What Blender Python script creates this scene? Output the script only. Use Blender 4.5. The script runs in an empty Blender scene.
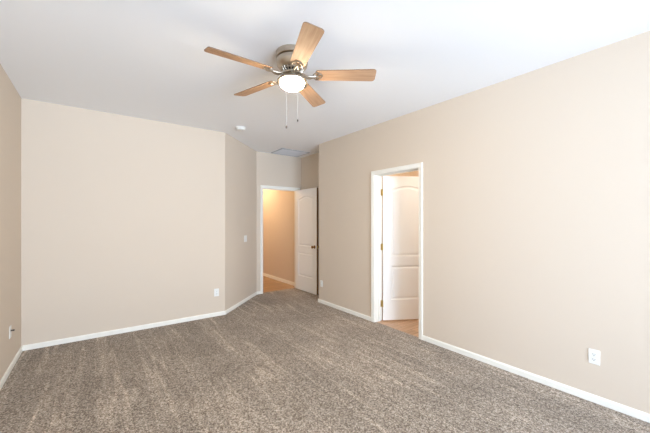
import bpy, bmesh, math, random
from mathutils import Vector, Matrix
random.seed(4)
C = bpy.context.scene.collection
S = bpy.context.scene
PI = math.pi

# ------------------------------------------------------------------ camera
YAW = math.radians(36.365)
cam_d = bpy.data.cameras.new('camera')
cam_d.sensor_width = 36.0
cam_d.lens = 36.0 * 311.0 / 650.0
cam_d.shift_y = (221.0 - 216.5) / 650.0
cam_d.clip_start = 0.05
cam = bpy.data.objects.new('camera', cam_d)
C.objects.link(cam)
cam.location = (0, 0, 1.408)
cam.rotation_euler = (PI / 2, 0, -YAW)
S.camera = cam

# ------------------------------------------------------------------ world, daylight, exposure
S.view_settings.view_transform = 'Standard'
S.view_settings.look = 'None'
S.view_settings.gamma = 1.0
S.view_settings.use_curve_mapping = False
S.view_settings.exposure = 0.19
W = bpy.data.worlds.new('world')
S.world = W
W.use_nodes = True
W.node_tree.nodes['Background'].inputs[0].default_value = (0.72, 0.84, 1.0, 1)
W.node_tree.nodes['Background'].inputs[1].default_value = 1.0


def area(name, loc, rot, sx, sy, power, col, spread=180):
    d = bpy.data.lights.new(name, 'AREA')
    d.shape = 'RECTANGLE'
    d.size = sx
    d.size_y = sy
    d.energy = power
    d.color = col
    d.spread = math.radians(spread)
    o = bpy.data.objects.new(name, d)
    C.objects.link(o)
    o.location = loc
    o.rotation_euler = rot
    return o


def point(name, loc, power, col, r=0.08):
    d = bpy.data.lights.new(name, 'POINT')
    d.energy = power
    d.color = col
    d.shadow_soft_size = r
    o = bpy.data.objects.new(name, d)
    C.objects.link(o)
    o.location = loc
    return o


# daylight entering the two windows behind the camera
SKY = (0.72, 0.895, 1.13)
area('daylight_south', (1.0, -3.11, 1.2), (PI / 2, 0, 0), 2.8, 2.2, 300, SKY)
area('daylight_west', (-0.90, -1.15, 1.45), (PI / 2, 0, -PI / 2), 1.3, 1.5, 40, (.62, .89, 1.35))
# unseen fill panel outside the glass door, added to brighten the ceiling
area('ceiling_fill', (1.0, -13.0, -.05), (PI, 0, 0), 14.0, 16.0, 6500, SKY)

# ------------------------------------------------------------------ materials


def s2l(c):
    return tuple(((v / 255) / 12.92 if v / 255 <= .04045 else ((v / 255 + .055) / 1.055) ** 2.4) for v in c) + (1,)


def mat(name, rgb=(200, 200, 200), rough=.6, metal=0.0, bump=None, spec=.5, noise=None):
    m = bpy.data.materials.new(name)
    m.use_nodes = True
    nt = m.node_tree
    b = nt.nodes['Principled BSDF']
    b.inputs['Base Color'].default_value = s2l(rgb)
    b.inputs['Roughness'].default_value = rough
    b.inputs['Metallic'].default_value = metal
    b.inputs['Specular IOR Level'].default_value = spec
    tc = nt.nodes.new('ShaderNodeTexCoord')
    if noise:   # (scale, amount)
        n = nt.nodes.new('ShaderNodeTexNoise')
        n.inputs['Scale'].default_value = noise[0]
        n.inputs['Detail'].default_value = 4
        nt.links.new(tc.outputs['Object'], n.inputs['Vector'])
        mx = nt.nodes.new('ShaderNodeMix')
        mx.data_type = 'RGBA'
        a = s2l(rgb)
        mx.inputs[6].default_value = tuple(v * (1 - noise[1]) for v in a[:3]) + (1,)
        mx.inputs[7].default_value = tuple(min(1, v * (1 + noise[1])) for v in a[:3]) + (1,)
        nt.links.new(n.outputs['Fac'], mx.inputs[0])
        nt.links.new(mx.outputs[2], b.inputs['Base Color'])
    if bump:    # (scale, strength, distance)
        n = nt.nodes.new('ShaderNodeTexNoise')
        n.inputs['Scale'].default_value = bump[0]
        n.inputs['Detail'].default_value = 3
        nt.links.new(tc.outputs['Object'], n.inputs['Vector'])
        bp = nt.nodes.new('ShaderNodeBump')
        bp.inputs['Strength'].default_value = bump[1]
        bp.inputs['Distance'].default_value = bump[2]
        nt.links.new(n.outputs['Fac'], bp.inputs['Height'])
        nt.links.new(bp.outputs['Normal'], b.inputs['Normal'])
    return m


def emis(name, rgb, strength):
    m = bpy.data.materials.new(name)
    m.use_nodes = True
    b = m.node_tree.nodes['Principled BSDF']
    b.inputs['Base Color'].default_value = (.9, .88, .84, 1)
    b.inputs['Emission Color'].default_value = rgb + (1,)
    b.inputs['Emission Strength'].default_value = strength
    b.inputs['Roughness'].default_value = .3
    return m


M_wall = mat('beige_wall_paint', (220, 204, 185), .75, bump=(90, .12, .002), spec=.3)
M_ceil = mat('white_ceiling_paint', (250, 250, 250), .85, bump=(70, .12, .002), spec=.2)
M_trim = mat('white_trim_paint', (247, 243, 232), .4)
M_door = mat('white_door_paint', (249, 247, 243), .42, bump=(40, .03, .001))
M_brass = mat('antique_brass', (214, 192, 134), .45, 1.0)
M_knob = mat('aged_brass', (150, 112, 66), .3, 1.0)
M_edge_strip = mat('brown_edge_strip', (120, 96, 66), .7, noise=(20, .15))  # brown tone for the strip on the doors' free edges
M_plate = mat('white_plastic', (240, 238, 232), .35)
M_dark = mat('dark_slot', (40, 36, 32), .6)
M_nickel = mat('brushed_nickel', (190, 178, 162), .28, 1.0, noise=(30, .08))
M_grille = mat('white_painted_metal', (222, 223, 226), .5)
M_vent_shade = mat('vent_shade', (90, 90, 92), .8)
M_fob = mat('dark_fob', (80, 70, 62), .5)
M_chain = mat('white_cord', (225, 222, 216), .5)
M_bulb = emis('lit_frosted_glass', (1.0, .83, .58), 150)
M_warm = emis('lit_warm_glass', (1.0, .72, .42), 8)


def wood_mat(name, c1, c2, scale, stretch, axis=0, rough=.45):
    m = bpy.data.materials.new(name)
    m.use_nodes = True
    nt = m.node_tree
    b = nt.nodes['Principled BSDF']
    b.inputs['Roughness'].default_value = rough
    tc = nt.nodes.new('ShaderNodeTexCoord')
    mp = nt.nodes.new('ShaderNodeMapping')
    sc = [scale] * 3
    sc[axis] = scale / stretch
    mp.inputs['Scale'].default_value = sc
    nt.links.new(tc.outputs['Object'], mp.inputs['Vector'])
    n = nt.nodes.new('ShaderNodeTexNoise')
    n.inputs['Scale'].default_value = 1
    n.inputs['Detail'].default_value = 6
    n.inputs['Distortion'].default_value = .6
    nt.links.new(mp.outputs[0], n.inputs['Vector'])
    r = nt.nodes.new('ShaderNodeValToRGB')
    r.color_ramp.elements[0].position = .3
    r.color_ramp.elements[1].position = .7
    r.color_ramp.elements[0].color = s2l(c1)
    r.color_ramp.elements[1].color = s2l(c2)
    nt.links.new(n.outputs['Fac'], r.inputs[0])
    nt.links.new(r.outputs[0], b.inputs['Base Color'])
    return m, nt, r, b, tc


M_blade = wood_mat('light_oak_blade', (176, 134, 100), (200, 162, 128), 55, 14, 0, .65)[0]
M_edge = mat('dark_blade_edge', (120, 92, 66), .5)


def plank_mat(name, c1, c2):
    m, nt, r, b, tc = wood_mat(name, c1, c2, 30, 12, 0, .35)
    br = nt.nodes.new('ShaderNodeTexBrick')
    br.inputs['Scale'].default_value = 1
    br.inputs['Brick Width'].default_value = 1.1
    br.inputs['Row Height'].default_value = .13
    br.inputs['Mortar Size'].default_value = .002
    br.inputs['Color1'].default_value = (1, 1, 1, 1)
    br.inputs['Color2'].default_value = (.82, .8, .78, 1)
    br.inputs['Mortar'].default_value = (.4, .34, .3, 1)
    nt.links.new(tc.outputs['Object'], br.inputs['Vector'])
    mx = nt.nodes.new('ShaderNodeMix')
    mx.data_type = 'RGBA'
    mx.blend_type = 'MULTIPLY'
    mx.inputs[0].default_value = 1
    nt.links.new(r.outputs[0], mx.inputs[6])
    nt.links.new(br.outputs['Color'], mx.inputs[7])
    nt.links.new(mx.outputs[2], b.inputs['Base Color'])
    return m


M_plank = plank_mat('oak_planks', (176, 138, 98), (204, 168, 126))
M_plank2 = plank_mat('pale_planks', (190, 150, 116), (216, 180, 146))


def carpet_mat():
    m = bpy.data.materials.new('taupe_carpet')
    m.use_nodes = True
    nt = m.node_tree
    N, L = nt.nodes, nt.links
    b = N['Principled BSDF']
    b.inputs['Roughness'].default_value = .95
    b.inputs['Specular IOR Level'].default_value = .1
    b.inputs['Sheen Weight'].default_value = .15
    tc = N.new('ShaderNodeTexCoord')

    def noise(scale, detail, vec=None, rough=.5):
        n = N.new('ShaderNodeTexNoise')
        n.inputs['Scale'].default_value = scale
        n.inputs['Detail'].default_value = detail
        n.inputs['Roughness'].default_value = rough
        L.new(vec or tc.outputs['Object'], n.inputs['Vector'])
        return n

    def ramp(src, stops):
        r = N.new('ShaderNodeValToRGB')
        e = r.color_ramp.elements
        while len(e) < len(stops):
            e.new(.5)
        for k, (p, c) in enumerate(stops):
            e[k].position = p
            e[k].color = c
        L.new(src, r.inputs[0])
        return r

    def g(v):
        return (v, v, v, 1)
    # twisted two tone tufts
    def cells(scale):
        v = N.new('ShaderNodeTexVoronoi')
        v.inputs['Scale'].default_value = scale
        L.new(tc.outputs['Object'], v.inputs['Vector'])
        sp = N.new('ShaderNodeSeparateColor')
        L.new(v.outputs['Color'], sp.inputs[0])
        return v, sp
    v1, c1 = cells(165)
    v2, c2 = cells(105)
    tw = N.new('ShaderNodeMath')
    tw.operation = 'ADD'
    L.new(c1.outputs[0], tw.inputs[0])
    L.new(c2.outputs[1], tw.inputs[1])
    hf = N.new('ShaderNodeMath')
    hf.operation = 'MULTIPLY'
    hf.inputs[1].default_value = .5
    L.new(tw.outputs[0], hf.inputs[0])
    col = ramp(hf.outputs[0], [(.12, s2l((98, 83, 68))), (.48, s2l((151, 136, 120))), (.88, s2l((208, 194, 178)))])
    # lay of the pile: long vacuum strokes along the room plus scuffed patches
    mp = N.new('ShaderNodeMapping')
    mp.inputs['Scale'].default_value = (4.6, .30, 1)
    mp.inputs['Rotation'].default_value = (0, 0, math.radians(3))
    L.new(tc.outputs['Object'], mp.inputs['Vector'])
    n2 = noise(1, 2, mp.outputs[0], .5)
    st = ramp(n2.outputs['Fac'], [(.30, g(.92)), (.51, g(.94)), (.535, g(1.38)), (.565, g(1.02)), (.70, g(1.06))])
    n3 = noise(1.7, 4)
    pa = ramp(n3.outputs['Fac'], [(.38, g(.88)), (.50, g(.98)), (.60, g(1.05))])
    m1 = N.new('ShaderNodeMix')
    m1.data_type = 'RGBA'
    m1.blend_type = 'MULTIPLY'
    m1.inputs[0].default_value = 1
    L.new(col.outputs[0], m1.inputs[6])
    L.new(st.outputs[0], m1.inputs[7])
    m2 = N.new('ShaderNodeMix')
    m2.data_type = 'RGBA'
    m2.blend_type = 'MULTIPLY'
    m2.inputs[0].default_value = 1
    n4 = noise(.8, 2)
    ms = ramp(n4.outputs['Fac'], [(.40, g(.5)), (.58, g(1))])
    L.new(ms.outputs[0], m1.inputs[0])
    mp2 = N.new('ShaderNodeMapping')
    mp2.inputs['Scale'].default_value = (8.5, .38, 1)
    mp2.inputs['Location'].default_value = (3.3, 1.7, 0)
    mp2.inputs['Rotation'].default_value = (0, 0, math.radians(-2))
    L.new(tc.outputs['Object'], mp2.inputs['Vector'])
    n5 = noise(1, 1, mp2.outputs[0], .4)
    st2 = ramp(n5.outputs['Fac'], [(.40, g(.94)), (.575, g(.96)), (.60, g(1.26)), (.63, g(1.0)), (.75, g(1.04))])
    m3 = N.new('ShaderNodeMix')
    m3.data_type = 'RGBA'
    m3.blend_type = 'MULTIPLY'
    m3.inputs[0].default_value = 1
    L.new(m1.outputs[2], m3.inputs[6])
    L.new(st2.outputs[0], m3.inputs[7])
    L.new(m3.outputs[2], m2.inputs[6])
    L.new(pa.outputs[0], m2.inputs[7])
    L.new(m2.outputs[2], b.inputs['Base Color'])
    bp = N.new('ShaderNodeBump')
    bp.inputs['Strength'].default_value = .5
    bp.inputs['Distance'].default_value = .006
    L.new(v1.outputs['Distance'], bp.inputs['Height'])
    bp.invert = True
    L.new(bp.outputs['Normal'], b.inputs['Normal'])
    return m


M_carpet = carpet_mat()


def glass_mat():
    m = bpy.data.materials.new('window_glass')
    m.use_nodes = True
    nt = m.node_tree
    for n in list(nt.nodes):
        if n.type != 'OUTPUT_MATERIAL':
            nt.nodes.remove(n)
    out = [n for n in nt.nodes if n.type == 'OUTPUT_MATERIAL'][0]
    t = nt.nodes.new('ShaderNodeBsdfTransparent')
    gl = nt.nodes.new('ShaderNodeBsdfGlossy')
    gl.inputs['Roughness'].default_value = .02
    fr = nt.nodes.new('ShaderNodeFresnel')
    mx = nt.nodes.new('ShaderNodeMixShader')
    nt.links.new(fr.outputs[0], mx.inputs[0])
    nt.links.new(t.outputs[0], mx.inputs[1])
    nt.links.new(gl.outputs[0], mx.inputs[2])
    nt.links.new(mx.outputs[0], out.inputs[0])
    return m


M_glass = glass_mat()

# ------------------------------------------------------------------ mesh helpers


def box(bm, x0, y0, z0, x1, y1, z1):
    v = [bm.verts.new((x, y, z)) for x in (x0, x1) for y in (y0, y1) for z in (z0, z1)]
    for f in ((0, 1, 3, 2), (4, 6, 7, 5), (0, 4, 5, 1), (2, 3, 7, 6), (0, 2, 6, 4), (1, 5, 7, 3)):
        bm.faces.new([v[i] for i in f])


def prism(bm, pts, z0, z1):
    a = [bm.verts.new((x, y, z0)) for x, y in pts]
    b = [bm.verts.new((x, y, z1)) for x, y in pts]
    n = len(pts)
    bm.faces.new(a[::-1])
    bm.faces.new(b)
    for i in range(n):
        bm.faces.new((a[i], a[(i + 1) % n], b[(i + 1) % n], b[i]))


def sweep(bm, prof, p0, p1, up=(0, 0, 1), side=None):
    """profile of (out, up) pairs carried from p0 to p1; out is the side vector"""
    p0, p1, up, side = Vector(p0), Vector(p1), Vector(up), Vector(side)
    a = [bm.verts.new(p0 + side * o + up * u) for o, u in prof]
    b = [bm.verts.new(p1 + side * o + up * u) for o, u in prof]
    n = len(prof)
    for i in range(n):
        bm.faces.new((a[i], a[(i + 1) % n], b[(i + 1) % n], b[i]))
    bm.faces.new(a[::-1])
    bm.faces.new(b)


def lathe(bm, prof, seg=32, center=(0, 0, 0)):
    """prof: list of (r, z)"""
    cx, cy, cz = center
    rings = []
    for r, z in prof:
        if r < 1e-6:
            rings.append([bm.verts.new((cx, cy, cz + z))])
        else:
            rings.append([bm.verts.new((cx + r * math.cos(2 * PI * k / seg), cy + r * math.sin(2 * PI * k / seg), cz + z)) for k in range(seg)])
    for A, B in zip(rings, rings[1:]):
        for k in range(seg):
            k2 = (k + 1) % seg
            q = [A[k % len(A)], A[k2 % len(A)], B[k2 % len(B)], B[k % len(B)]]
            u = []
            for v in q:
                if v not in u:
                    u.append(v)
            if len(u) > 2:
                bm.faces.new(u)


def tube(bm, pts, r, seg=10):
    pts = [Vector(p) for p in pts]
    rings = []
    for i, p in enumerate(pts):
        d = (pts[min(i + 1, len(pts) - 1)] - pts[max(i - 1, 0)]).normalized()
        a = d.cross(Vector((0, 0, 1)))
        if a.length < 1e-3:
            a = d.cross(Vector((1, 0, 0)))
        a.normalize()
        b = d.cross(a)
        rr = r[i] if isinstance(r, (list, tuple)) else r
        rings.append([bm.verts.new(p + rr * (math.cos(2 * PI * k / seg) * a + math.sin(2 * PI * k / seg) * b)) for k in range(seg)])
    for A, B in zip(rings, rings[1:]):
        for k in range(seg):
            bm.faces.new((A[k], A[(k + 1) % seg], B[(k + 1) % seg], B[k]))
    bm.faces.new(rings[0][::-1])
    bm.faces.new(rings[-1])


def obj(name, bm, m, parent=None, smooth=False, bevel=0, loc=None, seg=2):
    bmesh.ops.recalc_face_normals(bm, faces=bm.faces)
    me = bpy.data.meshes.new(name)
    bm.to_mesh(me)
    bm.free()
    for mm in (m if isinstance(m, (list, tuple)) else [m]):
        me.materials.append(mm)
    o = bpy.data.objects.new(name, me)
    C.objects.link(o)
    if loc:
        o.location = loc
    if parent:
        o.parent = parent
    if smooth:
        for p in me.polygons:
            p.use_smooth = True
        me.set_sharp_from_angle(angle=math.radians(40))
    if bevel:
        b = o.modifiers.new('bevel', 'BEVEL')
        b.width = bevel
        b.segments = seg
        b.limit_method = 'ANGLE'
        b.angle_limit = math.radians(40)
    return o


def struct(name, bm, m, label=None, **k):
    o = obj(name, bm, m, **k)
    o['kind'] = 'structure'
    if label:
        o['label'] = label
    return o


def thing(name, label, cat, loc, rotz=0, group=None):
    o = bpy.data.objects.new(name, None)
    o.empty_display_size = .1
    C.objects.link(o)
    o.location = loc
    o.rotation_euler = (0, 0, rotz)
    o['label'] = label
    o['category'] = cat
    if group:
        o['group'] = group
    return o


NB = bmesh.new

# ------------------------------------------------------------------ room shell
H = 2.74
XL, XR, YB, YS = -0.652, 3.12, 4.665, -2.9
YF, XC = 5.58, 3.485            # far wall with the hall door, alcove side wall
YC = 4.42                       # outside corner of the right wall
T = .14
A0, A1 = (1.565, 4.665), (2.48, 5.58)

# floors
bm = NB()
prism(bm, [(XL, YS), (XR, YS), (XR, 2.34), (XR + .025, 2.34), (XR + .025, 3.07), (XR, 3.07), (XR, YC), (XC, YC), (XC, YF), (3.39, YF), (3.39, YF + .07),
           (2.615, YF + .07), (2.615, YF), A1, A0, (XL, YB)], -.1, 0)
struct('floor', bm, M_carpet, 'mottled taupe cut pile carpet with vacuum strokes')
bm = NB()
prism(bm, [(2.0, YF + .12), (2.615, YF + .12), (2.615, YF + .07), (3.39, YF + .07), (3.39, YF + .12), (XC, YF + .12), (XC, 9.0), (2.0, 9.0)], -.1, -.006)
o = struct('floor_hall', bm, M_plank, 'honey oak plank floor of the hall')
bm = NB()
prism(bm, [(XR + .025, 2.34), (XR + T, 2.34), (XR + T, 1.2), (5.4, 1.2), (5.4, 4.28), (XR + T, 4.28), (XR + T, 3.07), (XR + .025, 3.07)], -.1, -.006)
struct('floor_bathroom', bm, M_plank2, 'pale tan plank floor beyond the right door')
# ceiling
bm = NB()
box(bm, -.9, -3.1, H, 5.6, 9.2, H + .1)
struct('ceiling', bm, M_ceil, 'flat white ceiling')

# walls
bm = NB()
box(bm, XL - T, YB, -.1, A0[0], YB + T, H)
struct('wall_back', bm, M_wall)
bm = NB()
d = T * .7071
prism(bm, [A0, A1, (A1[0] - d, A1[1] + d), (A0[0] - d, A0[1] + d)], -.1, H)
struct('wall_angled', bm, M_wall)


def wall_y(bm, x0, x1, y0, y1, openings):
    """wall block running along y with rectangular openings (ya, yb, za, zb)"""
    y = y0
    for ya, yb, za, zb in openings:
        box(bm, x0, y, -.1, x1, ya, H)
        if za > 0:
            box(bm, x0, ya, -.1, x1, yb, za)
        box(bm, x0, ya, zb, x1, yb, H)
        y = yb
    box(bm, x0, y, -.1, x1, y1, H)


def wall_x(bm, y0, y1, x0, x1, openings):
    x = x0
    for xa, xb, za, zb in openings:
        box(bm, x, y0, -.1, xa, y1, H)
        if za > 0:
            box(bm, xa, y0, -.1, xb, y1, za)
        box(bm, xa, y0, zb, xb, y1, H)
        x = xb
    box(bm, x, y0, -.1, x1, y1, H)


D2 = (2.34, 3.07)               # clear opening of the door in the right wall
D1 = (2.615, 3.39)              # clear opening of the hall door
HD = 2.045
WL = (-1.8, -.5, .75, 2.15)      # window in the left wall
WS = (-.4, 2.6, .03, 2.4)       # unseen glass door behind the camera, enlarged to let in more daylight
J = .018
bm = NB()
wall_y(bm, XR, XR + T, YS, YC, [(D2[0] - J, D2[1] + J, 0, HD + J)])
struct('wall_right', bm, M_wall)
bm = NB()
wall_y(bm, XL - T, XL, YS - T, YB, [WL])
struct('wall_left', bm, M_wall)
bm = NB()
wall_x(bm, YS - T, YS, XL, XR + T, [WS])
struct('wall_front', bm, M_wall)
bm = NB()
wall_x(bm, YF, YF + .12, 1.9, XC, [(D1[0] - J, D1[1] + J, 0, HD + J)])
struct('wall_far', bm, M_wall)
bm = NB()
box(bm, XC, YC, -.1, XC + T, YF + .12, H)
struct('wall_alcove', bm, M_wall)
bm = NB()
box(bm, XR + T, YC - T, -.1, 5.54, YC, H)
struct('wall_bathroom_north', bm, M_wall)
bm = NB()
box(bm, 5.4, 1.06, -.1, 5.54, YC - T, H)
struct('wall_bathroom_east', bm, M_wall)
bm = NB()
box(bm, XR + T, 1.06, -.1, 5.4, 1.2, H)
struct('wall_bathroom_south', bm, M_wall)
bm = NB()
box(bm, XC, YF + .12, -.1, XC + T, 9.0, H)
struct('wall_hall_east', bm, M_wall)
bm = NB()
box(bm, 1.9, YF + .12, -.1, 2.0, 9.0, H)
struct('wall_hall_west', bm, M_wall)
bm = NB()
box(bm, 1.9, 9.0, -.1, XC + T, 9.1, H)
struct('wall_hall_north', bm, M_wall)

# baseboards
BB = [(0, 0), (.012, 0), (.012, .044), (.009, .050), (.006, .056), (0, .057)]


def baseboard(name, segs):
    bm = NB()
    for p0, p1, side in segs:
        sweep(bm, BB, (p0[0], p0[1], 0), (p1[0], p1[1], 0), (0, 0, 1), (side[0], side[1], 0))
    struct(name, bm, M_trim, 'low white painted baseboard')


CW = .058                        # casing width
r = .7071
baseboard('baseboard_left', [((XL, YS), (XL, YB), (1, 0))])
baseboard('baseboard_back', [((XL + .012, YB), (A0[0] + .005, YB), (0, -1))])
baseboard('baseboard_angled', [((A0[0] + .002, A0[1] + .002), (A1[0] - .003, A1[1] - .003), (r, -r))])
baseboard('baseboard_far', [((A1[0] + .005, YF), (D1[0] - CW, YF), (0, -1)), ((D1[1] + CW, YF), (XC - .012, YF), (0, -1))])
baseboard('baseboard_alcove', [((XC, YC + .012), (XC, YF), (-1, 0)), ((XR, YC), (XC - .012, YC), (0, 1))])
baseboard('baseboard_right', [((XR, D2[1] + CW), (XR, YC + .012), (-1, 0)), ((XR, YS + .012), (XR, D2[0] - CW), (-1, 0))])
baseboard('baseboard_front', [((XL + .012, YS), (WS[0], YS), (0, 1)), ((WS[1], YS), (XR - .012, YS), (0, 1))])
bm = NB()
sweep(bm, [(o_, u_ * 1.35 - .006) for o_, u_ in BB], (XC, YF + .15, 0), (XC, 8.98, 0), (0, 0, 1), (-1, 0, 0))
struct('baseboard_hall', bm, M_trim, 'white baseboard along the hall wall')
bm = NB()
sweep(bm, [(o_, u_ - .006) for o_, u_ in BB], (5.4, 1.2, 0), (5.4, 4.28, 0), (0, 0, 1), (-1, 0, 0))
struct('baseboard_bathroom', bm, M_trim)

# door casings with jambs and stops.  casing profile: (distance from opening, thickness)
CP = [(0.004, 0), (0.004, .007), (.010, .011), (.030, .013), (.046, .016), (CW - .003, .017), (CW, .014), (CW, 0)]


def casing(bm, o, along, out, w, h):
    """mitred frame round an opening: o = left foot, along = unit vector over the opening, out = away from the wall"""
    o, along, out = Vector(o), Vector(along), Vector(out)
    up = Vector((0, 0, 1))
    path = []
    for k, (dist, th) in enumerate(CP):
        path.append([o - along * dist + out * th, o - along * dist + up * (h + dist) + out * th,
                     o + along * (w + dist) + up * (h + dist) + out * th, o + along * (w + dist) + out * th])
    n = len(CP)
    vs = [[bm.verts.new(p) for p in q] for q in path]
    for k in range(n):
        k2 = (k + 1) % n
        for j in range(3):
            bm.faces.new((vs[k][j], vs[k][j + 1], vs[k2][j + 1], vs[k2][j]))
    bm.faces.new([vs[k][0] for k in range(n)])
    bm.faces.new([vs[k][3] for k in range(n)][::-1])


bm = NB()
casing(bm, (XR, D2[0], 0), (0, 1, 0), (-1, 0, 0), D2[1] - D2[0], HD)
casing(bm, (XR + T, D2[0], 0), (0, 1, 0), (1, 0, 0), D2[1] - D2[0], HD)
box(bm, XR, D2[0] - J, 0, XR + T, D2[0], HD)
box(bm, XR, D2[1], 0, XR + T, D2[1] + J, HD)
box(bm, XR, D2[0] - J, HD, XR + T, D2[1] + J, HD + J)
sx0, sx1 = XR + T - .037 - .036, XR + T - .037   # stops
box(bm, sx0, D2[0], 0, sx1, D2[0] + .011, HD)
box(bm, sx0, D2[1] - .011, 0, sx1, D2[1], HD)
box(bm, sx0, D2[0] + .011, HD - .011, sx1, D2[1] - .011, HD)
struct('trim_1', bm, M_trim, 'white casing and jamb round the right wall doorway', bevel=.001)

bm = NB()
casing(bm, (D1[0], YF, 0), (1, 0, 0), (0, -1, 0), D1[1] - D1[0], HD)
casing(bm, (D1[0], YF + .12, 0), (1, 0, 0), (0, 1, 0), D1[1] - D1[0], HD)
box(bm, D1[0] - J, YF, 0, D1[0], YF + .12, HD)
box(bm, D1[1], YF, 0, D1[1] + J, YF + .12, HD)
box(bm, D1[0] - J, YF, HD, D1[1] + J, YF + .12, HD + J)
box(bm, D1[0], YF + .037, 0, D1[0] + .011, YF + .073, HD)
box(bm, D1[1] - .011, YF + .037, 0, D1[1], YF + .073, HD)
box(bm, D1[0] + .011, YF + .037, HD - .011, D1[1] - .011, YF + .073, HD)
struct('trim_2', bm, M_trim, 'white casing and jamb round the hall doorway', bevel=.001)

# ------------------------------------------------------------------ doors


def door_leaf_bm(w, h, t):
    """leaf in local coords: x 0..w from the hinge edge, y 0..-t, z 0..h, two moulded panels on each face"""
    bm = bmesh.new()
    st = .112
    panels = [(.285, .765, 0), (.895, h - .185, .05)]      # z0, z1, arch rise

    def outline(i, z0, z1, rise, n=16):
        x0, x1 = st + i, w - st - i
        pts = [(x0, z0 + i), (x1, z0 + i)]
        if rise == 0:
            pts += [(x1, z1 - i), (x0, z1 - i)]
        else:
            for k in range(n + 1):
                u = k / n
                pts.append((x1 + (x0 - x1) * u, z1 - i + rise * math.sin(PI * u) ** 1.2))
        return pts
    for yy, sg in ((0, 1), (-t, -1)):
        def V(p, dep=0):
            return bm.verts.new((p[0], yy - sg * dep, p[1]))
        rings = []
        for z0, z1, rise in panels:
            loops = []
            for i, dep in ((0, 0), (.006, .007), (.014, .010), (.026, .010), (.040, .003), (.046, .002)):
                loops.append([V(p, dep) for p in outline(i, z0, z1, rise)])
            for A, B in zip(loops, loops[1:]):
                n = len(A)
                for k in range(n):
                    bm.faces.new((A[k], A[(k + 1) % n], B[(k + 1) % n], B[k]))
            bm.faces.new(loops[-1])
            rings.append(loops[0])
        lo, up = rings
        c = [V(p) for p in ((0, 0), (w, 0), (w, h), (0, h))]
        # stiles and rails
        bm.faces.new((c[0], c[1], lo[1], lo[0]))
        bm.faces.new((lo[3], lo[2], up[1], up[0]))
        bm.faces.new((c[0], lo[0], lo[3], up[0], up[-1], c[3]))
        bm.faces.new((c[1], c[2], up[2], up[1], lo[2], lo[1]))
        bm.faces.new([c[3]] + up[2:][::-1] + [c[2]])
        if sg == 1:
            front = c
        else:
            back = c
    for k in range(4):
        bm.faces.new((front[k], front[(k + 1) % 4], back[(k + 1) % 4], back[k]))
    return bm


def knob_bm(x, y, z, sg):
    """knob on the face y, pointing sg along y"""
    bm = bmesh.new()
    lathe(bm, [(0, 0), (.032, 0), (.032, .004), (.026, .008), (.012, .012), (.010, .030), (.018, .036), (.026, .046),
               (.027, .055), (.022, .064), (.010, .068), (0, .069)], 24)
    bmesh.ops.rotate(bm, verts=bm.verts, cent=(0, 0, 0), matrix=Matrix.Rotation(-sg * PI / 2, 3, 'X'))
    bmesh.ops.translate(bm, verts=bm.verts, vec=(x, y, z))
    return bm


def hinge_bm(z, py, jamb_dir):
    """knuckle at the local pivot (0, py) with a leaf on the door edge and one on the jamb"""
    bm = bmesh.new()
    box(bm, .0015, py - .004 - .032, z - .045, .0045, py - .004, z + .045)      # on the hinge edge of the door
    for k in range(3):
        bm2c = z - .045 + k * .03
        lathe(bm, [(0, 0), (.0062, 0), (.0062, .0292), (0, .0292)], 12, (0, py, bm2c))
    lathe(bm, [(0, 0), (.0045, 0), (.003, .006), (0, .008)], 10, (0, py, z + .045))
    # jamb leaf
    jx, jy = jamb_dir
    px, pyv = -jy, jx
    pts = [(0 + px * .0012, py + pyv * .0012), (jx * .036 + px * .0012, py + jy * .036 + pyv * .0012),
           (jx * .036 - px * .0012, py + jy * .036 - pyv * .0012), (0 - px * .0012, py - pyv * .0012)]
    prism(bm, pts, z - .045, z + .045)
    return bm


def make_door(name, pivot, closed_dir, normal, swing, w, label, knob=True):
    """closed_dir: leaf direction when closed; local +y = face on the hinge knuckle side"""
    h, t = 2.03, .035
    root = bpy.data.objects.new(name, None)
    C.objects.link(root)
    root.location = (pivot[0], pivot[1], .012)
    ang = math.atan2(closed_dir[1], closed_dir[0])
    root.rotation_euler = (0, 0, ang + swing)
    root['kind'] = 'structure'
    root['label'] = label
    # +y local when not mirrored
    base = Vector((-math.sin(ang), math.cos(ang)))
    mir = 1 if base.dot(Vector(normal)) > 0 else -1
    py = .006

    def fin(bm, nm, m, **k):
        if mir < 0:
            bmesh.ops.scale(bm, verts=bm.verts, vec=(1, -1, 1))
        return obj(nm, bm, m, root, **k)
    bm = door_leaf_bm(w, h, t)
    bmesh.ops.translate(bm, verts=bm.verts, vec=(.004, -py + .002, 0))
    leaf = fin(bm, 'door_leaf', M_door)
    # jamb direction in local coordinates: world direction into the wall opening thickness
    jd = Matrix.Rotation(-(ang + swing), 2) @ Vector((-normal[0], -normal[1]))
    jl = (jd.x, jd.y * mir)
    for z in (.23, 1.03, 1.80):
        hb = fin(hinge_bm(z, 0, jl), 'hinge', M_brass, smooth=True)
        hb['label'] = 'brass butt hinge'
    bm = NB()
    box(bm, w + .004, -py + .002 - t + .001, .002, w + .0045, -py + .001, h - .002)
    fin(bm, 'door_edge', M_edge_strip)  # thin brown strip laid over the free edge
    if knob:
        for sg, y in ((1, -py + .002), (-1, -py + .002 - t)):
            kb = fin(knob_bm(w - .066, y, .90, sg), 'knob', M_knob, smooth=True)
            kb['label'] = 'aged brass round knob'
        bm = NB()
        box(bm, w + .0035, -py + .002 - t / 2 - .0125, .872, w + .0055, -py + .002 - t / 2 + .0125, .928)
        box(bm, w + .005, -py + .002 - t / 2 - .006, .890, w + .013, -py + .002 - t / 2 + .006, .910)
        lp = fin(bm, 'latch', M_brass)
        lp['label'] = 'brass latch plate'
    return root


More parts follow.
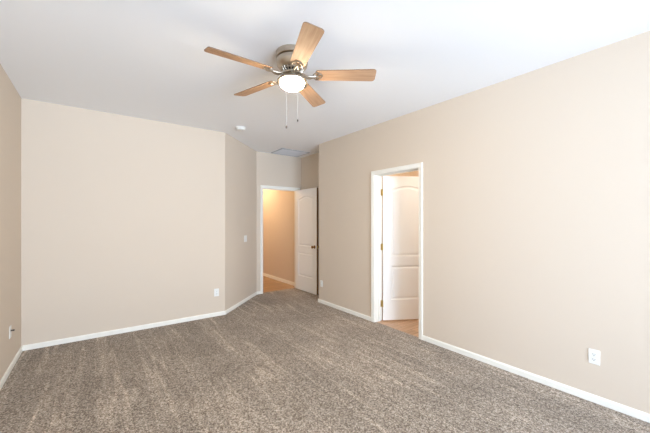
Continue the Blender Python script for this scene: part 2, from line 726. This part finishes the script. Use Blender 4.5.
make_door('door_1', (3.384, YF - .006), (-1, 0), (0, -1), math.radians(90.5), .752,
          'white two panel door swung fully open beside the hall doorway')
make_door('door_2', (XR + T + .006, D2[1] - .002), (0, -1), (1, 0), math.radians(61), .715,
          'white two panel door standing half open in the right wall doorway')

# ------------------------------------------------------------------ windows behind the camera


def window(name, axis, fixed, a0, a1, z0, z1, label):
    """axis 'y': pane lies in plane x=fixed"""
    def bx_(bm, a, b, zz0, zz1, th):
        if axis == 'y':
            box(bm, fixed - th, a, zz0, fixed + th, b, zz1)
        else:
            box(bm, a, fixed - th, zz0, b, fixed + th, zz1)
    root = bpy.data.objects.new(name, None)
    C.objects.link(root)
    root['kind'] = 'structure'
    root['label'] = label
    bm = NB()
    w = .045
    bx_(bm, a0, a0 + w, z0, z1, .03)
    bx_(bm, a1 - w, a1, z0, z1, .03)
    bx_(bm, a0 + w, a1 - w, z0, z0 + w, .03)
    bx_(bm, a0 + w, a1 - w, z1 - w, z1, .03)
    am = (a0 + a1) / 2
    bx_(bm, am - .02, am + .02, z0 + w, z1 - w, .025)
    obj('window_frame', bm, M_trim, root)
    bm = NB()
    bx_(bm, a0 + w, am - .02, z0 + w, z1 - w, .003)
    bx_(bm, am + .02, a1 - w, z0 + w, z1 - w, .003)
    obj('window_pane', bm, M_glass, root)


window('window_1', 'y', XL - .08, *WL, 'white framed sliding window')
window('window_2', 'x', YS - .08, *WS, 'unseen white framed sliding glass door, enlarged for more daylight')

# ------------------------------------------------------------------ ceiling fan
FX, FY = 1.251, 2.138
fan = thing('ceiling_fan', 'brushed nickel flush mount ceiling fan with five light oak blades and lit frosted dome', 'ceiling fan', (FX, FY, H))
bm = NB()
lathe(bm, [(0, 0), (.122, 0), (.126, -.004), (.126, -.044), (.122, -.048), (.112, -.049), (0, -.049)], 48)
obj('canopy', bm, M_nickel, fan, smooth=True)
bm = NB()
lathe(bm, [(0, -.048), (.108, -.048), (.108, -.056), (.122, -.058), (.125, -.064), (.124, -.088), (.118, -.108), (.106, -.124), (.092, -.134), (0, -.134)], 48)
obj('motor_housing', bm, M_nickel, fan, smooth=True)
# pierced ring under the motor: dark core with nickel ribs
bm = NB()
lathe(bm, [(0, -.133), (.080, -.133), (.066, -.164), (0, -.164)], 32)
o = obj('vent_ring', bm, M_dark, fan, smooth=True)
bm = NB()
for k in range(20):
    a = 2 * PI * k / 20
    c, s = math.cos(a), math.sin(a)
    tube(bm, [(.092 * c, .092 * s, -.130), (.084 * c, .084 * s, -.143), (.071 * c, .071 * s, -.158), (.062 * c, .062 * s, -.167)], .0040, 6)
lathe(bm, [(.082, -.147), (.086, -.146), (.086, -.142), (.082, -.141)], 40)
obj('vent_rib', bm, M_nickel, o, smooth=True)
bm = NB()
lathe(bm, [(0, -.162), (.070, -.162), (.074, -.165), (.074, -.174), (.068, -.178), (0, -.178)], 40)
obj('flywheel', bm, M_nickel, fan, smooth=True)
BZ = -.180                      # blade plane below the ceiling


def blade_mesh():
    bm = bmesh.new()
    pts = []
    r0, r1 = .188, .660
    w0, w1 = .056, .068
    pts.append((r0, -w0 + .012))
    pts.append((r0 + .012, -w0))
    n = 6
    for k in range(n + 1):                     # outer corners
        a = -PI / 2 + (PI / 2) * k / n
        pts.append((r1 - .026 + .026 * math.cos(a), -w1 + .026 + .026 * math.sin(a)))
    for k in range(n + 1):
        a = (PI / 2) * k / n
        pts.append((r1 - .026 + .026 * math.cos(a), w1 - .026 + .026 * math.sin(a)))
    pts.append((r0 + .012, w0))
    pts.append((r0, w0 - .012))
    prism(bm, pts, -.003, .003)
    bm.normal_update()
    for f in bm.faces:
        if abs(f.normal.z) < .5:
            f.material_index = 1
    bmesh.ops.recalc_face_normals(bm, faces=bm.faces)
    return bm


PITCH = math.radians(-13)
for k in range(5):
    ang = math.radians(35.2 + 72 * k)
    R = Matrix.Rotation(ang, 4, 'Z')
    bm = blade_mesh()
    for v in bm.verts:
        v.co = Matrix.Rotation(PITCH, 3, 'X') @ v.co
    b = obj('blade', bm, [M_blade, M_edge], fan)
    b.matrix_local = Matrix.Translation((0, 0, BZ)) @ R
    # blade iron: arm that swoops down and out, and a pierced medallion under the blade root
    bm = NB()
    tube(bm, [(.060, -.014, .008), (.085, -.020, .002), (.115, -.020, -.014), (.145, -.014, -.018), (.172, -.006, -.012), (.20, 0, -.007)],
         [.009, .008, .007, .007, .007, .006], 10)
    tube(bm, [(.060, .014, .008), (.085, .020, .002), (.115, .018, -.014), (.145, .013, -.018), (.172, .006, -.012), (.20, 0, -.007)],
         [.009, .008, .007, .007, .007, .006], 10)
    sub = bmesh.new()
    for sy in (-1, 1):
        tube(sub, [(.168, 0, -.008), (.172, sy * .022, -.008), (.188, sy * .040, -.008), (.205, sy * .040, -.007), (.214, sy * .024, -.007),
                   (.204, sy * .010, -.008), (.190, sy * .004, -.008)], .0052, 8)
        tube(sub, [(.214, sy * .024, -.007), (.232, sy * .020, -.006), (.240, 0, -.006)], .0045, 8)
    for v in sub.verts:
        v.co = Matrix.Rotation(PITCH, 3, 'X') @ v.co
    tmp = bpy.data.meshes.new('tmp')
    sub.to_mesh(tmp)
    sub.free()
    bm.from_mesh(tmp)
    bpy.data.meshes.remove(tmp)
    ir = obj('blade_iron', bm, M_nickel, b, smooth=True)
    # three screw heads
    for sx_, sy_ in ((.200, .030), (.200, -.030), (.232, 0)):
        bm = NB()
        lathe(bm, [(0, -.0075), (.004, -.0065), (.0055, -.004), (.0055, -.003), (0, -.003)], 10, (sx_, sy_, 0))
        for v in bm.verts:
            v.co = Matrix.Rotation(PITCH, 3, 'X') @ v.co
        obj('screw', bm, M_nickel, b, smooth=True)
# light kit
bm = NB()
lathe(bm, [(0, -.176), (.046, -.176), (.050, -.182), (.048, -.192), (.052, -.198), (.085, -.204), (.108, -.212), (.117, -.222), (.120, -.230),
           (.118, -.236), (.106, -.238), (0, -.236)], 48)
kit = obj('light_fitter', bm, M_nickel, fan, smooth=True)
bm = NB()
prof = [(.099, -.236)]
for k in range(1, 13):
    a = (PI / 2) * k / 12
    prof.append((.099 * math.cos(a) if k < 12 else 0, -.236 - .062 * math.sin(a)))
lathe(bm, prof, 48)
obj('glass_dome', bm, M_bulb, kit, smooth=True)
# pull chains: placed on the viewer's side of the light kit
for (dx, dy, zb, nm) in ((-.0885, -.072, -.612, 'long'), (-.021, -.114, -.560, 'short')):
    bm = NB()
    tube(bm, [(dx * .95, dy * .95, -.216), (dx * 1.06, dy * 1.06, -.228), (dx * 1.06, dy * 1.06, -.30), (dx * 1.06, dy * 1.06, zb)], .0008, 6)
    z = -.27
    while z > zb:
        lathe(bm, [(0, .0014), (.0014, 0), (0, -.0014)], 6, (dx * 1.06, dy * 1.06, z))
        z -= .006
    pc = obj('pull_chain', bm, M_chain, fan)
    bm = NB()
    lathe(bm, [(0, .004), (.0025, 0), (.0055, -.010), (.0045, -.020), (0, -.022)], 12, (dx * 1.06, dy * 1.06, zb))
    obj('chain_fob', bm, M_fob, pc, smooth=True)

# ------------------------------------------------------------------ smoke detector
sd = thing('smoke_detector', 'round white smoke detector on the ceiling near the angled wall', 'smoke detector', (1.66, 4.28, H))
bm = NB()
lathe(bm, [(0, 0), (.072, 0), (.072, -.010), (.068, -.013), (0, -.013)], 40)
obj('base', bm, M_plate, sd, smooth=True)
bm = NB()
lathe(bm, [(0, -.012), (.064, -.012), (.064, -.018), (.058, -.020), (.058, -.024), (.064, -.026), (.060, -.036), (.045, -.043), (0, -.045)], 40)
cv = obj('cover', bm, M_plate, sd, smooth=True)
bm = NB()
lathe(bm, [(0, -.046), (.008, -.046), (.008, -.044), (0, -.044)], 16, (.02, -.01, 0))
obj('test_button', bm, M_grille, cv)

# ------------------------------------------------------------------ ceiling air grille
vg = thing('ceiling_vent', 'large light grey louvred air return grille in the ceiling by the hall door', 'vent', (3.045, 5.275, H))
vw, vh = .61, .47
bm = NB()
fw = .016
for x0, y0, x1, y1 in ((-vw / 2, -vh / 2, vw / 2, -vh / 2 + fw), (-vw / 2, vh / 2 - fw, vw / 2, vh / 2),
                       (-vw / 2, -vh / 2 + fw, -vw / 2 + fw, vh / 2 - fw), (vw / 2 - fw, -vh / 2 + fw, vw / 2, vh / 2 - fw)):
    box(bm, x0, y0, -.010, x1, y1, 0)
obj('frame', bm, mat('vent_shadow_grey', (168, 169, 173), .5), vg)  # frame greyed to stand in for the shadow line at its edge
bm = NB()
ns = 24
for k in range(ns):
    y = -vh / 2 + fw + .022 + (vh - 2 * fw - .03) * (k + .5) / ns
    sweep(bm, [(-.006, -.001), (.006, -.007), (.006, -.008), (-.006, -.002)], (-vw / 2 + fw, y, 0), (vw / 2 - fw, y, 0), (0, 0, 1), (0, 1, 0))
obj('louvre', bm, M_grille, vg)
bm = NB()
box(bm, -vw / 2 + fw, -vh / 2 + fw, -.0008, vw / 2 - fw, vh / 2 - fw, -.0002)
obj('backing', bm, M_vent_shade, vg)  # dark sheet painted in place of the shade behind the louvres

# ------------------------------------------------------------------ wall plates


def plate(name, label, cat, loc, ang, kind, group=None):
    """local frame: x along the wall, -y out of the wall, z up"""
    t = thing(name, label, cat, loc, ang, group)
    bm = NB()
    hw = .058 if kind == 'switch' else .035
    box(bm, -hw, -.006, -.057, hw, 0, .057)
    obj('cover_plate', bm, M_plate, t, bevel=.003)
    if kind == 'outlet':
        for zc in (.020, -.020):
            bm = NB()
            pts = []
            for k in range(20):
                a = 2 * PI * k / 20
                pts.append((max(-.0165, min(.0165, .0175 * math.cos(a))), .0145 * math.sin(a)))
            va = [bm.verts.new((x, -.0055, z + zc)) for x, z in pts]
            vb = [bm.verts.new((x, -.0085, z + zc)) for x, z in pts]
            bm.faces.new(vb)
            for i in range(20):
                bm.faces.new((va[i], va[(i + 1) % 20], vb[(i + 1) % 20], vb[i]))
            s = obj('socket', bm, M_plate, t)
            bm = NB()
            box(bm, -.0080, -.0088, zc - .003, -.0055, -.0080, zc + .006)
            box(bm, .0055, -.0088, zc - .002, .0080, -.0080, zc + .006)
            box(bm, -.0025, -.0088, zc - .010, .0025, -.0080, zc - .005)
            obj('slot', bm, M_dark, s)
        bm = NB()
        box(bm, -.003, -.0072, -.003, .003, -.005, .003)
        obj('screw', bm, M_grille, t, bevel=.001)
    elif kind == 'switch':
        for xc in (-.023, .023):
            bm = NB()
            box(bm, xc - .0165, -.0075, -.033, xc + .0165, -.005, .033)
            s = obj('switch_frame', bm, M_plate, t, bevel=.001)
            bm = NB()
            sweep(bm, [(.005, -.030), (.0075, -.030), (.0105, .000), (.0125, .030), (.005, .030)], (xc - .014, 0, 0), (xc + .014, 0, 0), (0, 0, 1), (0, -1, 0))
            obj('rocker', bm, M_plate, s)
    else:
        bm = NB()
        lathe(bm, [(0, 0), (.009, 0), (.009, .004), (.0055, .004), (.0055, .012), (.0075, .012), (.0075, .026), (0, .026)], 16)
        bmesh.ops.rotate(bm, verts=bm.verts, cent=(0, 0, 0), matrix=Matrix.Rotation(PI / 2, 3, 'X'))
        bmesh.ops.translate(bm, verts=bm.verts, vec=(0, -.005, .012))
        c = obj('connector', bm, M_fob, t, smooth=True)
        c['label'] = 'small dark round connector'
    return t


plate('wall_outlet', 'white double outlet low on the right wall, nearest the viewer, past the white doorway', 'outlet', (XR, .706, .353), -PI / 2, 'outlet')
plate('wall_outlet', 'white outlet low on the right wall by its corner next to the hall door', 'outlet', (XR, 4.335, .335), -PI / 2, 'outlet')
plate('wall_outlet', 'white outlet low on the long back wall near the angled wall', 'outlet', (1.438, YB, .35), 0, 'outlet')
plate('cable_plate', 'white wall plate with small dark connector low on the left wall', 'wall plate', (XL, 4.11, .365), PI / 2, 'cable')
plate('light_switch', 'white double light switch plate on the angled wall beside the hall doorway', 'light switch', (2.101, 5.201, 1.10), PI / 4, 'switch')

# ------------------------------------------------------------------ lamps of the hall and the room beyond the right door


def dome_lamp(loc, label, power, col):
    t = thing('ceiling_light', label, 'ceiling light', loc)
    bm = NB()
    lathe(bm, [(0, 0), (.15, 0), (.15, -.02), (.14, -.024), (0, -.024)], 32)
    obj('base', bm, M_nickel, t, smooth=True)
    bm = NB()
    prof = [(.138, -.024)] + [(.138 * math.cos(PI / 2 * k / 8) if k < 8 else 0, -.024 - .07 * math.sin(PI / 2 * k / 8)) for k in range(1, 9)]
    lathe(bm, prof, 32)
    obj('shade', bm, M_warm, t, smooth=True)
    point('lamp_glow', (loc[0], loc[1], loc[2] - .35), power, col, .1)


dome_lamp((2.75, 7.3, H), 'round dome lamp on the hall ceiling', 32, (1.0, .74, .46))
dome_lamp((3.95, 1.75, H), 'round dome lamp on the ceiling beyond the right door', 18, (1.0, .99, .98))
dome_lamp((4.7, 3.3, H), 'added round dome lamp lighting the corner beyond the right door', 14, (1.0, .78, .56))  # unseen extra lamp, added to brighten the corner behind the open door

# unseen concrete slab, added under the fill panel outside the windows
bm = NB()
box(bm, -14, -24, -.3, 14, -3.05, -.12)
struct('ground', bm, mat('pale_concrete', (205, 200, 192), .9, noise=(2, .08)), 'unseen pale concrete slab under the added fill panel')
